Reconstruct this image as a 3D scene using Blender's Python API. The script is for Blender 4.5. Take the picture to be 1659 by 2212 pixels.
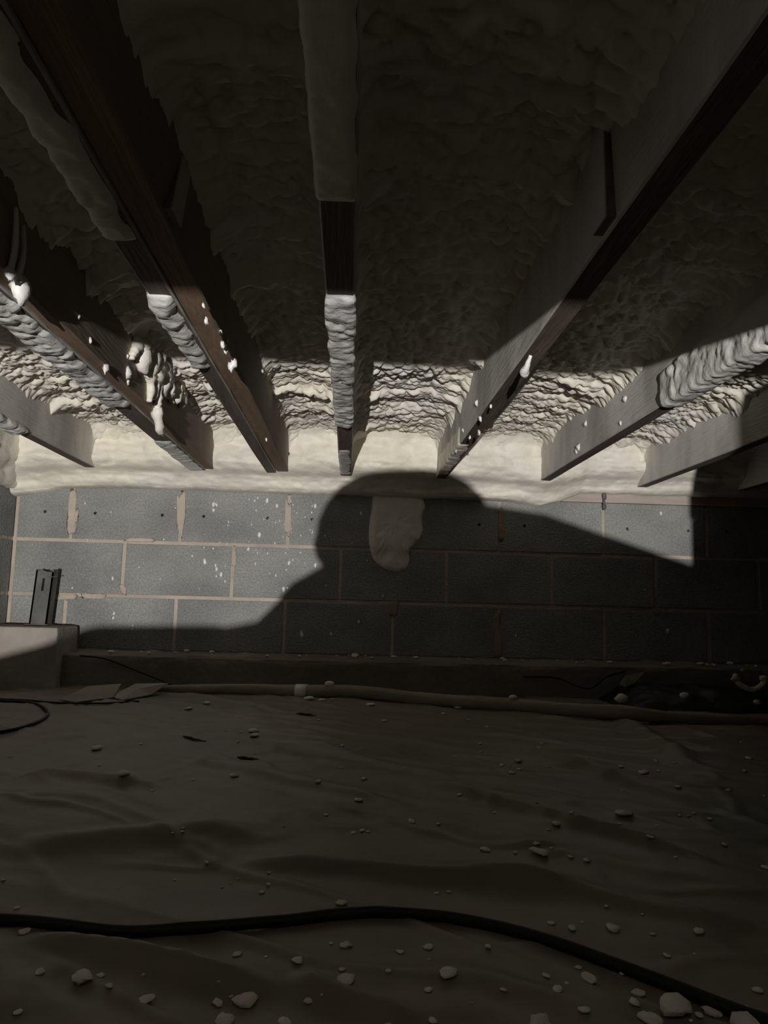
import bpy, bmesh, math, random
import numpy as np
from mathutils import Vector, Matrix

# ------------------------------------------------------------------ clear
for o in list(bpy.data.objects):
    bpy.data.objects.remove(o, do_unlink=True)
SC = bpy.context.scene
C = SC.collection

# ------------------------------------------------------------------ camera (origin = lens, +Y runs along the joists to the block wall)
FPX, PITCH, YAW, ROLL = 1600.0, .118, .0429, .0254
CX, CY = 829.5, 1106.0
FW = np.array([math.sin(YAW)*math.cos(PITCH), math.cos(YAW)*math.cos(PITCH), math.sin(PITCH)])
RI = np.array([math.cos(YAW), -math.sin(YAW), 0.0]); UP = np.cross(RI, FW)
RI, UP = math.cos(ROLL)*RI + math.sin(ROLL)*UP, -math.sin(ROLL)*RI + math.cos(ROLL)*UP
cam_d = bpy.data.cameras.new('camera'); cam = bpy.data.objects.new('camera', cam_d); C.objects.link(cam)
cam_d.sensor_fit = 'VERTICAL'; cam_d.sensor_height = 24.0; cam_d.lens = 24.0*FPX/2212.0
cam_d.clip_start = .01
cam.matrix_world = Matrix(((RI[0], UP[0], -FW[0], 0), (RI[1], UP[1], -FW[1], 0), (RI[2], UP[2], -FW[2], 0), (0, 0, 0, 1)))
SC.camera = cam

# ------------------------------------------------------------------ world: a closed, unlit crawl space
w = bpy.data.worlds.new('world'); SC.world = w; w.use_nodes = True
w.node_tree.nodes['Background'].inputs[0].default_value = (0, 0, 0, 1)
w.node_tree.nodes['Background'].inputs[1].default_value = 0
SC.view_settings.view_transform = 'Standard'; SC.view_settings.look = 'None'
SC.view_settings.gamma = 1; SC.view_settings.use_curve_mapping = False
SC.view_settings.exposure = 0.0
LAMP = np.array([-.25, -2.7, -.24])      # the one lamp of the place lies on the floor behind the photographer
LAMP_W = 760.0
LAMP_COL = (1.0, .97, .93)

# ------------------------------------------------------------------ measured sizes
D = 2.8254            # block wall face
X0 = -1.259           # left corner
ZA = .1928            # joint under the top course
U, H = .4064, .2032   # block module
ZF = -.33             # floor
ZJ = .455             # underside of the joists
ZTOP = ZA + H         # top of the blocks
ZDECK = .70
random.seed(7)

def ray(a, b): return FW*FPX + RI*(a-CX) - UP*(b-CY)
def onX(a, b, X): d = ray(a, b); return d*X/d[0]
def onY(a, b, Y): d = ray(a, b); return d*Y/d[1]
def onZ(a, b, Z): d = ray(a, b); return d*Z/d[2]

# ------------------------------------------------------------------ noise
def _h(ix, iy, s):
    with np.errstate(over='ignore'):
        h = (ix.astype(np.int64)*374761393 + iy.astype(np.int64)*668265263 + s*982451653) & 0xffffffff
        h = ((h ^ (h >> 13))*1274126177) & 0xffffffff
        h = ((h ^ (h >> 16))*2246822519) & 0xffffffff
        h = h ^ (h >> 15)
    return (h & 0xffffff)/float(0xffffff)
def vn(x, y, s=0):
    x = np.asarray(x, float); y = np.asarray(y, float)
    ix = np.floor(x); iy = np.floor(y); fx = x-ix; fy = y-iy
    fx = fx*fx*fx*(fx*(fx*6-15)+10); fy = fy*fy*fy*(fy*(fy*6-15)+10)
    a = _h(ix, iy, s); b = _h(ix+1, iy, s); c = _h(ix, iy+1, s); d = _h(ix+1, iy+1, s)
    return (a*(1-fx)+b*fx)*(1-fy) + (c*(1-fx)+d*fx)*fy
def fbm(x, y, s=0, o=4):
    t = 0; a = .5
    for k in range(o):
        t = t + a*(vn(x, y, s+k*17)-.5)*2; x = x*2.03; y = y*2.03; a *= .5
    return t
def blob(x, y, s=0):
    """rounded popcorn lumps, 0..1"""
    x = np.asarray(x, float); y = np.asarray(y, float)
    ix = np.floor(x); iy = np.floor(y); m = np.zeros(np.broadcast(x, y).shape)
    for dx in (-1, 0, 1):
        for dy in (-1, 0, 1):
            cx = ix+dx; cy = iy+dy
            px = cx+.15+.7*_h(cx, cy, s); py = cy+.15+.7*_h(cx, cy, s+5)
            hh = .55+.45*_h(cx, cy, s+9); r = .52+.3*_h(cx, cy, s+11)
            d2 = ((x-px)**2+(y-py)**2)/(r*r)
            m = np.maximum(m, hh*np.sqrt(np.clip(1-d2, 0, 1)))
    return m

# ------------------------------------------------------------------ materials
MAT = {}
def mat(name, col, col2=None, scale=6.0, rough=.8, bump=0.0, bscale=60.0, stretch=(1, 1, 1), lo=.35, hi=.65, spec=.3, detail=5, fine=None):
    m = bpy.data.materials.new(name); m.use_nodes = True; nt = m.node_tree
    b = nt.nodes['Principled BSDF']; b.inputs['Roughness'].default_value = rough
    b.inputs['Specular IOR Level'].default_value = spec
    tc = nt.nodes.new('ShaderNodeTexCoord'); geo = nt.nodes.new('ShaderNodeNewGeometry')
    mp = nt.nodes.new('ShaderNodeMapping'); mp.inputs['Scale'].default_value = stretch
    nt.links.new(geo.outputs['Position'], mp.inputs[0])
    n = nt.nodes.new('ShaderNodeTexNoise'); n.inputs['Scale'].default_value = scale; n.inputs['Detail'].default_value = detail
    nt.links.new(mp.outputs[0], n.inputs['Vector'])
    r = nt.nodes.new('ShaderNodeValToRGB')
    r.color_ramp.elements[0].position = lo; r.color_ramp.elements[1].position = hi
    r.color_ramp.elements[0].color = (*col, 1); r.color_ramp.elements[1].color = (*(col2 or col), 1)
    nt.links.new(n.outputs['Fac'], r.inputs[0])
    out = r.outputs[0]
    if fine:                                     # fine speckle multiplied in
        n3 = nt.nodes.new('ShaderNodeTexNoise'); n3.inputs['Scale'].default_value = fine[0]; n3.inputs['Detail'].default_value = 3
        nt.links.new(geo.outputs['Position'], n3.inputs['Vector'])
        r3 = nt.nodes.new('ShaderNodeMapRange'); r3.inputs[1].default_value = .3; r3.inputs[2].default_value = .7
        r3.inputs[3].default_value = 1-fine[1]; r3.inputs[4].default_value = 1+fine[1]
        nt.links.new(n3.outputs['Fac'], r3.inputs[0])
        mx = nt.nodes.new('ShaderNodeMix'); mx.data_type = 'RGBA'; mx.blend_type = 'MULTIPLY'; mx.inputs[0].default_value = 1
        nt.links.new(out, mx.inputs[6]); nt.links.new(r3.outputs[0], mx.inputs[7]); out = mx.outputs[2]
    nt.links.new(out, b.inputs['Base Color'])
    if bump:
        n2 = nt.nodes.new('ShaderNodeTexNoise'); n2.inputs['Scale'].default_value = bscale; n2.inputs['Detail'].default_value = 4
        nt.links.new(mp.outputs[0], n2.inputs['Vector'])
        bp = nt.nodes.new('ShaderNodeBump'); bp.inputs['Strength'].default_value = bump; bp.inputs['Distance'].default_value = .01
        nt.links.new(n2.outputs['Fac'], bp.inputs['Height']); nt.links.new(bp.outputs[0], b.inputs['Normal'])
    MAT[name] = m; return m
def joist_mat(name, wood, wood2, mist, amount):
    """old timber; its side faces carry a pale mist of foam overspray in patches"""
    m = mat(name, wood, wood2, 9, .75, .35, 30, (6, .5, 6))
    nt = m.node_tree; b = nt.nodes['Principled BSDF']; base = b.inputs['Base Color'].links[0].from_socket
    g = nt.nodes.new('ShaderNodeNewGeometry'); s = nt.nodes.new('ShaderNodeSeparateXYZ'); nt.links.new(g.outputs['True Normal'], s.inputs[0])
    a = nt.nodes.new('ShaderNodeMath'); a.operation = 'ABSOLUTE'; nt.links.new(s.outputs[0], a.inputs[0])
    n = nt.nodes.new('ShaderNodeTexNoise'); n.inputs['Scale'].default_value = 5; n.inputs['Detail'].default_value = 5
    mp = nt.nodes.new('ShaderNodeMapping'); mp.inputs['Scale'].default_value = (1, 1.6, .7)
    nt.links.new(g.outputs['Position'], mp.inputs[0]); nt.links.new(mp.outputs[0], n.inputs['Vector'])
    r = nt.nodes.new('ShaderNodeMapRange'); r.inputs[1].default_value = .35; r.inputs[2].default_value = .6
    r.inputs[3].default_value = amount*.62; r.inputs[4].default_value = amount
    nt.links.new(n.outputs['Fac'], r.inputs[0])
    mu = nt.nodes.new('ShaderNodeMath'); mu.operation = 'MULTIPLY'; nt.links.new(a.outputs[0], mu.inputs[0]); nt.links.new(r.outputs[0], mu.inputs[1])
    mx = nt.nodes.new('ShaderNodeMix'); mx.data_type = 'RGBA'
    nt.links.new(mu.outputs[0], mx.inputs[0]); nt.links.new(base, mx.inputs[6]); mx.inputs[7].default_value = (*mist, 1)
    nt.links.new(mx.outputs[2], b.inputs['Base Color'])
    return m

mat('foam', (.80, .765, .705), (.83, .785, .66), 3.5, .55, .22, 70, fine=(35, .06))
mat('foam_gloss', (.74, .735, .72), (.80, .78, .74), 8, .35, .25, 60, spec=.5)
mat('foam_chip', (.66, .60, .51), (.78, .73, .65), 30, .8, .4, 150)
mat('block', (.235, .24, .235), (.325, .325, .31), 4.5, .93, .55, 120, (1, 1, 1.3), fine=(160, .22), spec=.2)
mat('mortar', (.56, .48, .40), (.42, .37, .315), 9, .95, .7, 60, spec=.15)
mat('concrete', (.24, .215, .175), (.17, .155, .13), 5, .95, .6, 45, spec=.15)
mat('pier_concrete', (.42, .38, .335), (.27, .25, .225), 4, .9, .4, 60, spec=.15)
mat('plastic_sheet', (.20, .165, .125), (.15, .142, .108), 2.2, .48, .35, 14, spec=.35, fine=(12, .12))
mat('pipe', (.30, .255, .19), (.21, .185, .14), 6, .6, .3, 40)
mat('black_rubber', (.007, .007, .007), (.012, .012, .012), 20, .55)
mat('black_plastic', (.010, .010, .010), (.018, .017, .015), 8, .5, .4, 30)
mat('dark_brown', (.05, .042, .032), (.03, .026, .02), 14, .95, .8, 40)  # kept dark so the added rear floor bounces little light; twigs share it
mat('dark_steel', (.10, .10, .095), (.15, .145, .135), 14, .6, .3, 60)
mat('sill_wood', (.50, .41, .37), (.40, .35, .32), 6, .8, .3, 40, (1, 6, 6))
mat('deck_wood', (.075, .055, .038), (.05, .038, .028), 5, .85, .3, 40)
mat('suit', (.03, .03, .034), (.045, .045, .05), 8, .9, .4, 40)
mat('lamp_body', (.03, .03, .03), (.05, .05, .05), 8, .45)
joist_mat('joist_grey', (.13, .10, .078), (.19, .155, .125), (.76, .74, .69), 1.0)
joist_mat('joist_brown', (.31, .205, .135), (.23, .155, .105), (.34, .32, .29), .6)

# ------------------------------------------------------------------ builders
def obj(name, verts, faces, m, parent=None, smooth=False, loc=None):
    """verts in world space; loc = origin of the object"""
    me = bpy.data.meshes.new(name); v = np.asarray(verts, float)
    base = np.zeros(3) if loc is None else np.asarray(loc, float)
    par = np.array(parent['_w']) if parent is not None else np.zeros(3)
    if loc is None and parent is not None: base = par
    me.from_pydata((v-base).tolist(), [], [tuple(int(i) for i in f) for f in faces]); me.update()
    if smooth: me.polygons.foreach_set('use_smooth', [True]*len(me.polygons))
    me.materials.append(MAT[m])
    o = bpy.data.objects.new(name, me); C.objects.link(o)
    o.location = base-par
    if parent is not None: o.parent = parent
    o['_w'] = base.tolist()
    return o
def thing(name, label, cat, loc, group=None):
    o = bpy.data.objects.new(name, None); C.objects.link(o); o.location = loc; o['_w'] = [float(t) for t in loc]
    o.empty_display_size = .05
    return tag(o, label, cat, group)
def tag(o, label, cat, group=None):
    o['label'] = label; o['category'] = cat
    if group: o['group'] = group
    return o
def struct(o, label=None):
    o['kind'] = 'structure'
    if label: o['label'] = label
    return o
def box(x0, x1, y0, y1, z0, z1):
    v = [(x0, y0, z0), (x1, y0, z0), (x1, y1, z0), (x0, y1, z0), (x0, y0, z1), (x1, y0, z1), (x1, y1, z1), (x0, y1, z1)]
    f = [(0, 3, 2, 1), (4, 5, 6, 7), (0, 1, 5, 4), (1, 2, 6, 5), (2, 3, 7, 6), (3, 0, 4, 7)]
    return v, f
def join(parts):
    V = []; F = []
    for v, f in parts:
        k = len(V); V += [tuple(p) for p in v]; F += [tuple(i+k for i in q) for q in f]
    return V, F
def grid(P, flip=False):
    """P: (n,m,3) -> verts, faces"""
    n, m = P.shape[:2]; i = np.arange(n-1)[:, None]*m + np.arange(m-1)[None, :]
    q = np.stack([i, i+1, i+m+1, i+m], -1).reshape(-1, 4)
    if flip: q = q[:, ::-1]
    return P.reshape(-1, 3), q
def bevel(o, wd, seg=2, ang=40):
    b = o.modifiers.new('bevel', 'BEVEL'); b.width = wd; b.segments = seg; b.limit_method = 'ANGLE'; b.angle_limit = math.radians(ang)
def spline(pts, n=12):
    P = np.array(pts, float); P = np.vstack([2*P[0]-P[1], P, 2*P[-1]-P[-2]]); out = []
    for i in range(1, len(P)-2):
        for t in np.linspace(0, 1, n, endpoint=False):
            a, b, c, d = P[i-1:i+3]
            out.append(.5*((2*b)+(c-a)*t+(2*a-5*b+4*c-d)*t*t+(3*b-a-3*c+d)*t**3))
    out.append(P[-2]); return np.array(out)
def tube(path, r, n=10, wob=0, seed=0):
    P = np.asarray(path, float); m = len(P); r = np.broadcast_to(np.asarray(r, float), (m,))
    T = np.gradient(P, axis=0); T /= np.linalg.norm(T, axis=1)[:, None]+1e-9
    ref = np.array([0, 0, 1.]) if abs(T[:, 2]).mean() < .8 else np.array([1., 0, 0])
    A = np.cross(T, ref); A /= np.linalg.norm(A, axis=1)[:, None]+1e-9; B = np.cross(A, T)
    th = np.linspace(0, 2*np.pi, n, endpoint=False); V = []
    for i in range(m):
        k = 1+wob*fbm(np.cos(th)*1.5+i*.23, np.sin(th)*1.5+i*.11, seed)
        V.append(P[i]+(r[i]*k)[:, None]*(np.cos(th)[:, None]*A[i]+np.sin(th)[:, None]*B[i]))
    V = np.concatenate(V); F = []
    for i in range(m-1):
        for j in range(n):
            F.append((i*n+j, i*n+(j+1) % n, (i+1)*n+(j+1) % n, (i+1)*n+j))
    F.append(tuple(range(n))[::-1]); F.append(tuple((m-1)*n+j for j in range(n)))
    return V, F
def lump(c, r, seed=0, amp=.25, rot=0, nu=10, nv=7, sq=1.0):
    """an irregular rounded lump"""
    c = np.asarray(c, float); V = [(0, 0, -1)]
    for i in range(1, nv):
        p = -math.pi/2+math.pi*i/nv
        for j in range(nu):
            t = 2*math.pi*j/nu; V.append((math.cos(p)*math.cos(t), math.cos(p)*math.sin(t), math.sin(p)))
    V.append((0, 0, 1)); V = np.array(V)
    k = 1+amp*(fbm(V[:, 0]*1.3+seed*3.1+V[:, 2], V[:, 1]*1.3+seed*1.7, seed, 3))*1.6
    V = np.sign(V)*np.abs(V)**sq*k[:, None]*np.asarray(r, float)
    ca, sa = math.cos(rot), math.sin(rot); V = np.stack([V[:, 0]*ca-V[:, 1]*sa, V[:, 0]*sa+V[:, 1]*ca, V[:, 2]], 1)+c
    F = [(0, 1+(j+1) % nu, 1+j) for j in range(nu)]
    for i in range(nv-2):
        a = 1+i*nu
        for j in range(nu): F.append((a+j, a+(j+1) % nu, a+nu+(j+1) % nu, a+nu+j))
    a = 1+(nv-2)*nu; F += [(a+j, a+(j+1) % nu, len(V)-1) for j in range(nu)]
    return V, F

# ================================================================== THE SETTING
XR = 3.3; YB = -4.6
# ---- back block wall ------------------------------------------------------
JW = .013
def block_mesh(w_, h_, holes):
    """front face in the y=0 plane looking to -y; w_ x h_, drilled weep holes at the given x; origin at the lower left front corner"""
    V = []; F = []; dep = .06
    xs = [0]+[(a+b)/2 for a, b in zip(holes[:-1], holes[1:])]+[w_]
    def add(p): V.append(p); return len(V)-1
    if holes:
        for k, hx in enumerate(holes):
            a, b = xs[k], xs[k+1]; zc = h_*.5; r = .0062
            ring = [(a, 0), (hx, 0), (b, 0), (b, zc), (b, h_), (hx, h_), (a, h_), (a, zc)]
            o = [add((p[0], 0, p[1])) for p in ring]
            c = [add((hx+r*math.cos(t), 0, zc+r*math.sin(t))) for t in [math.radians(q) for q in (225, 270, 315, 0, 45, 90, 135, 180)]]
            e = [add((V[i][0], .045, V[i][2])) for i in c]
            for j in range(8):
                F.append((o[j], o[(j+1) % 8], c[(j+1) % 8], c[j])); F.append((c[j], c[(j+1) % 8], e[(j+1) % 8], e[j]))
            F.append(tuple(e))
    else:
        F.append(tuple(add(p) for p in ((0, 0, 0), (w_, 0, 0), (w_, 0, h_), (0, 0, h_))))
    q = [add(p) for p in ((0, 0, 0), (w_, 0, 0), (w_, 0, h_), (0, 0, h_), (0, dep, 0), (w_, dep, 0), (w_, dep, h_), (0, dep, h_))]
    F += [(q[4], q[7], q[6], q[5]), (q[0], q[4], q[5], q[1]), (q[1], q[5], q[6], q[2]), (q[2], q[6], q[7], q[3]), (q[3], q[7], q[4], q[0])]
    bm = bmesh.new(); vs = [bm.verts.new(p) for p in V]
    for f in F: bm.faces.new([vs[i] for i in f])
    bmesh.ops.remove_doubles(bm, verts=bm.verts, dist=1e-6)
    ed = [e for e in bm.edges if len(e.link_faces) == 2 and all(abs(v.co.y) < 1e-6 for v in e.verts) and any(abs(f.normal.y) < .5 for f in e.link_faces) and not any(.02 < v.co.z < h_-.02 and .02 < v.co.x < w_-.02 for v in e.verts)]
    bm.normal_update()
    try: bmesh.ops.bevel(bm, geom=ed, offset=.0035, segments=2, affect='EDGES', profile=.6)
    except Exception: pass
    me = bpy.data.meshes.new('block'); bm.to_mesh(me); bm.free(); me.materials.append(MAT['block']); return me
bars = [box(X0-.25, XR, D+.055, D+.20, -.42, ZTOP)]
rows = [(ZA, ZA+H), (ZA-H, ZA), (ZA-2*H, ZA-H)]
for z0, z1 in rows: bars.append(box(X0-.1, XR, D+.004, D+.06, z0-JW/2, z0+JW/2))
blocks = []
for r, (z0, z1) in enumerate(rows):
    k = 0 if r == 1 else -.5
    while X0+k*U < XR:
        a = max(X0+k*U, X0); b = X0+(k+1)*U
        bars.append(box(b-JW/2, b+JW/2, D+.0035, D+.06, z0+JW/2, z1-JW/2))
        blocks.append((r, a+JW/2, b-JW/2, z0+JW/2, z1-(JW/2 if r else 0))); k += 1
bars.append(box(X0-.03, X0+JW/2, D+.002, D+.06, -.25, ZTOP-.01))
wall = struct(obj('wall_back', *join(bars), 'mortar'), 'grey concrete block foundation wall with tan mortar joints below the foam')
holes_px = [(97, 1110), (205, 1117), (350, 1121), (440, 1121), (578, 1129), (674, 1130), (1035, 1146), (1133, 1147), (1355, 1146), (1487, 1147), (1570, 1147)]
hx = [onY(a, b, D)[0] for a, b in holes_px]
cache = {}
for r, a, b, z0, z1 in blocks:
    hs = [x-a for x in hx if a+.02 < x < b-.02] if r == 0 else []
    if r == 0 and not hs and b > 1.7: hs = [(b-a)*.25, (b-a)*.7]
    key = (round(b-a, 4), round(z1-z0, 4), tuple(round(h, 3) for h in hs))
    if key not in cache: cache[key] = block_mesh(b-a, z1-z0, hs)
    o = bpy.data.objects.new('block', cache[key]); C.objects.link(o); o.parent = wall
    o.location = (a, D+random.uniform(-.0012, .0012), z0); o.rotation_euler = (0, 0, random.uniform(-.002, .002))

mat('rust_mortar', (.38, .275, .195), (.30, .235, .18), 12, .95, .5, 60)
for k, (a, b, w_, h_, m) in enumerate([(1072, 1345, 9, 22, 'rust_mortar'), (1076, 1385, 10, 28, 'rust_mortar'), (846, 1318, 13, 14, 'rust_mortar'), (156, 1090, 11, 30, 'mortar'), (158, 1125, 13, 24, 'mortar'), (390, 1110, 10, 36, 'mortar'), (622, 1120, 10, 30, 'mortar'), (140, 1290, 26, 6, 'mortar'), (265, 1275, 10, 10, 'mortar'), (1084, 1130, 8, 30, 'rust_mortar'), (300, 1167, 40, 4, 'mortar'), (200, 1288, 30, 5, 'mortar'), (505, 1205, 7, 20, 'mortar')]):
    c = onY(a, b, D); obj('mortar_smear', *lump(c, (w_*.00135, .0028, h_*.00177), 800+k, .55, 0, 16, 10, .55), m, wall, smooth=True)
# ---- left block wall -------------------------------------------------------
XL = X0-.004
bars = [box(XL-.2, XL-.055, YB, D+.06, -.42, ZTOP)]; lb = []
for r, (z0, z1) in enumerate(rows):
    bars.append(box(XL-.06, XL-.004, YB, D, z0-JW/2, z0+JW/2))
    k = 0
    while D-k*U > -1.2:
        b = D-(k-(.5 if r == 1 else 0))*U; a = b-U; b = min(b, D)
        bars.append(box(XL-.06, XL-.0035, a-JW/2, a+JW/2, z0+JW/2, z1-JW/2)); lb.append((a+JW/2, b-JW/2, z0+JW/2, z1-(JW/2 if r else 0))); k += 1
wl = struct(obj('wall_left', *join(bars), 'mortar'), 'block side wall meeting the back wall at the left edge')
for a, b, z0, z1 in lb:
    key = (round(b-a, 4), round(z1-z0, 4), ())
    if key not in cache: cache[key] = block_mesh(b-a, z1-z0, [])
    o = bpy.data.objects.new('block', cache[key]); C.objects.link(o); o.parent = wl
    o.location = (XL, a, z0); o.rotation_euler = (0, 0, math.pi/2)
struct(obj('wall_right', *box(XR, XR+.15, YB, D+.2, -.42, ZDECK), 'block'), 'block side wall far to the right')
struct(obj('wall_front', *box(X0-.2, XR+.15, YB-.15, YB, -.42, ZDECK), 'block'), 'block wall behind the photographer')

# ---- footing ---------------------------------------------------------------
nx = 420; xs = np.linspace(X0-.02, XR, nx); prof = [(D+.05, -.210), (D-.02, -.2095), (D-.05, -.2095), (D-.10, -.2105), (D-.158, -.213), (D-.168, -.219), (D-.172, -.231), (D-.175, -.28), (D-.178, -.40)]
P = np.zeros((nx, 33, 3)); t = np.linspace(0, len(prof)-1, 33); pr = np.array(prof)
py = np.interp(t, range(len(prof)), pr[:, 0]); pz = np.interp(t, range(len(prof)), pr[:, 1])
P[..., 0] = xs[:, None]; n1 = fbm(xs[:, None]*9, t[None, :]*.7, 3); top = np.clip((4.5-t)/1., 0, 1)[None, :]
P[..., 1] = py[None, :]+.006*n1*(1-top); P[..., 2] = pz[None, :]+top*(.006*n1+.007*np.clip(fbm(xs[:, None]*14, py[None, :]*14, 8)-.1, 0, 1)*2)
struct(obj('trim_1', *grid(P), 'concrete', smooth=True), 'low concrete footing ledge under the block wall')

# ---- floor: vapour barrier sheet -------------------------------------------
gx = np.concatenate([np.linspace(XL, 1.9, 440)[:-1], np.linspace(1.9, XR, 60)]); gy = np.concatenate([np.linspace(-1.2, -.2, 40)[:-1], np.linspace(-.2, 2.70, 420)])
X, Y = np.meshgrid(gx, gy, indexing='ij')
def crease(X, Y, a, b, h, wd):
    a = np.array(a); b = np.array(b); d = b-a; L2 = (d**2).sum(); t = ((X-a[0])*d[0]+(Y-a[1])*d[1])/L2; tc = np.clip(t, 0, 1)
    q = (X-a[0]-tc*d[0])*(-d[1])/math.sqrt(L2)+(Y-a[1]-tc*d[1])*d[0]/math.sqrt(L2)
    r = np.sqrt((X-a[0]-tc*d[0])**2+(Y-a[1]-tc*d[1])**2)
    env = np.clip(4*tc*(1-tc)*1.6, 0, 1)
    return h*np.exp(-(r/wd)**2)*env+.0*q
def fz(X, Y):
    X = np.asarray(X, float); Y = np.asarray(Y, float)
    s = X*.55+Y*.84; u = X*.84-Y*.55
    z = ZF+.010*fbm(X*1.4, Y*1.4, 4, 3)+.006*np.clip(1-np.abs(fbm(u*1.1, s*4.2, 21, 3))*3.2, 0, 1)**2+.004*fbm(X*8, Y*8, 31, 3)
    z = z+.003*np.clip(1-np.abs(fbm(X*3+5, Y*2.2, 41, 3))*4, 0, 1)**2
    z = z+.004*np.clip(1-np.abs(fbm(u*2.4+9, s*7.5, 121, 2))*9, 0, 1)+.003*np.clip(1-np.abs(fbm(X*5, Y*6+2, 141, 2))*10, 0, 1)
    for (a, b, h, wd) in CRE: z = z+crease(X, Y, a, b, h, wd)
    z = z+.025*np.exp(-(((X+.55)/.28)**2+((Y-1.15)/.16)**2))
    return z
g2 = lambda a, b: tuple(onZ(a, b, ZF)[:2])
CRE = [(g2(1060, 1600), g2(1659, 1795), .016, .012), (g2(930, 1700), g2(1560, 1880), .015, .011), (g2(1330, 1545), g2(1500, 1660), .016, .03),
       (g2(0, 1860), g2(560, 1800), .016, .03), (g2(500, 1860), g2(1300, 1920), .015, .02), (g2(40, 2040), g2(620, 2130), .014, .012), (g2(620, 2110), g2(900, 2210), .012, .012),
       (g2(380, 1640), g2(900, 1760), .008, .02), (g2(640, 1600), g2(1050, 1720), .007, .018), (g2(60, 1690), g2(330, 1720), .02, .03), (g2(900, 1860), g2(1659, 2010), .01, .02)]
Z = fz(X, Y)
P = np.stack([X, Y, Z], -1)
struct(obj('floor', *grid(P, True), 'plastic_sheet', smooth=True), 'wrinkled dull plastic ground sheet covering the crawl space floor')

struct(obj('floor', *box(XL, XR, YB, -1.2, ZF-.06, ZF-.002), 'dark_brown'), 'unseen floor behind the photographer, made dark to cut bounced light')  # added out of view: dark ground that soaks up the torch's stray bounce
# ---- deck above, rim and sill ----------------------------------------------
struct(obj('ceiling', *box(XL-.2, XR+.15, YB-.15, D+.2, ZDECK, ZDECK+.03), 'deck_wood'), 'underside of the floor deck above the joists')
struct(obj('trim_2', *box(XL-.05, XR, D+.04, D+.08, ZJ, ZDECK), 'deck_wood'), 'rim board closing the joist ends above the wall')
struct(obj('trim_3', *box(XL-.05, XR, D-.004, D+.13, ZTOP+.002, ZTOP+.038), 'sill_wood'), 'pinkish timber sill plate on top of the block wall')
struct(obj('trim_4', *box(XL-.05, XR, D+.004, D+.13, ZTOP+.038, ZJ), 'sill_wood'), 'upper timber plate under the joist ends')

# ================================================================== JOISTS
JO = [  # x-left, x-right planks, label
    (-.985, [(-.985, -.945)], 'floor joist nearest the left side wall, only its last half metre showing'),
    (-.598, [(-.598, -.541), (-.541, -.511)], 'doubled floor joist at the left with foam stalactites on its inner face'),
    (-.322, [(-.322, -.284), (-.283, -.240)], 'doubled floor joist with a clean brown plank beside a foam-crusted plank'),
    (-.050, [(-.050, -.006)], 'centre floor joist pointing straight at the wall, underside thick with foam'),
    (.305, [(.305, .345)], 'floor joist right of centre with a pale oversprayed side and one long drip'),
    (.695, [(.695, .735)], 'second floor joist right of centre, foam lumps on its near end'),
    (1.09, [(1.09, 1.13)], 'third floor joist right of centre, cut by the vertical shadow edge'),
    (1.485, [(1.485, 1.525)], 'floor joist at the right edge, lost in the shadow'),
    (1.89, [(1.89, 1.93)], 'floor joist beyond the right edge of the picture'),
    (2.295, [(2.295, 2.335)], 'farthest floor joist out to the right'),
]
def plank(x0, x1, y0, y1, zb, zt, sd):
    n = 40; ys = np.linspace(y0, y1, n); w1 = .0015*fbm(ys*3, ys*0+sd, sd); w2 = .002*fbm(ys*2.3, ys*0+sd+9, sd+3)
    c = .0025; pr = np.array([(x0, zt), (x0, zb+c), (x0+c, zb), (x1-c, zb), (x1, zb+c), (x1, zt)])
    P = np.zeros((n, 7, 3))
    for j, p in enumerate(list(pr)+[pr[0]]):
        P[:, j, 0] = p[0]+w1; P[:, j, 1] = ys; P[:, j, 2] = p[1]+(w2 if p[1] < zt-.01 else 0)
    v, f = grid(P); f = [tuple(q) for q in f]
    f.append(tuple(range(6))); f.append(tuple((n-1)*7+j for j in range(6))[::-1]); return v, f
joists = []
for i, (x, pl, lab) in enumerate(JO):
    t = thing('floor_joist', lab, 'joist', (x, D, ZJ), 'floor joists overhead')
    for k, (a, b) in enumerate(pl):
        m = 'joist_brown' if (i in (1, 2) and k == 1) else 'joist_grey'
        obj('plank', *plank(a, b, -.30 if i != 2 else -.30, D+.035, ZJ+(.004 if k else 0), ZDECK, i*5+k), m, t)
    joists.append(t)
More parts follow.
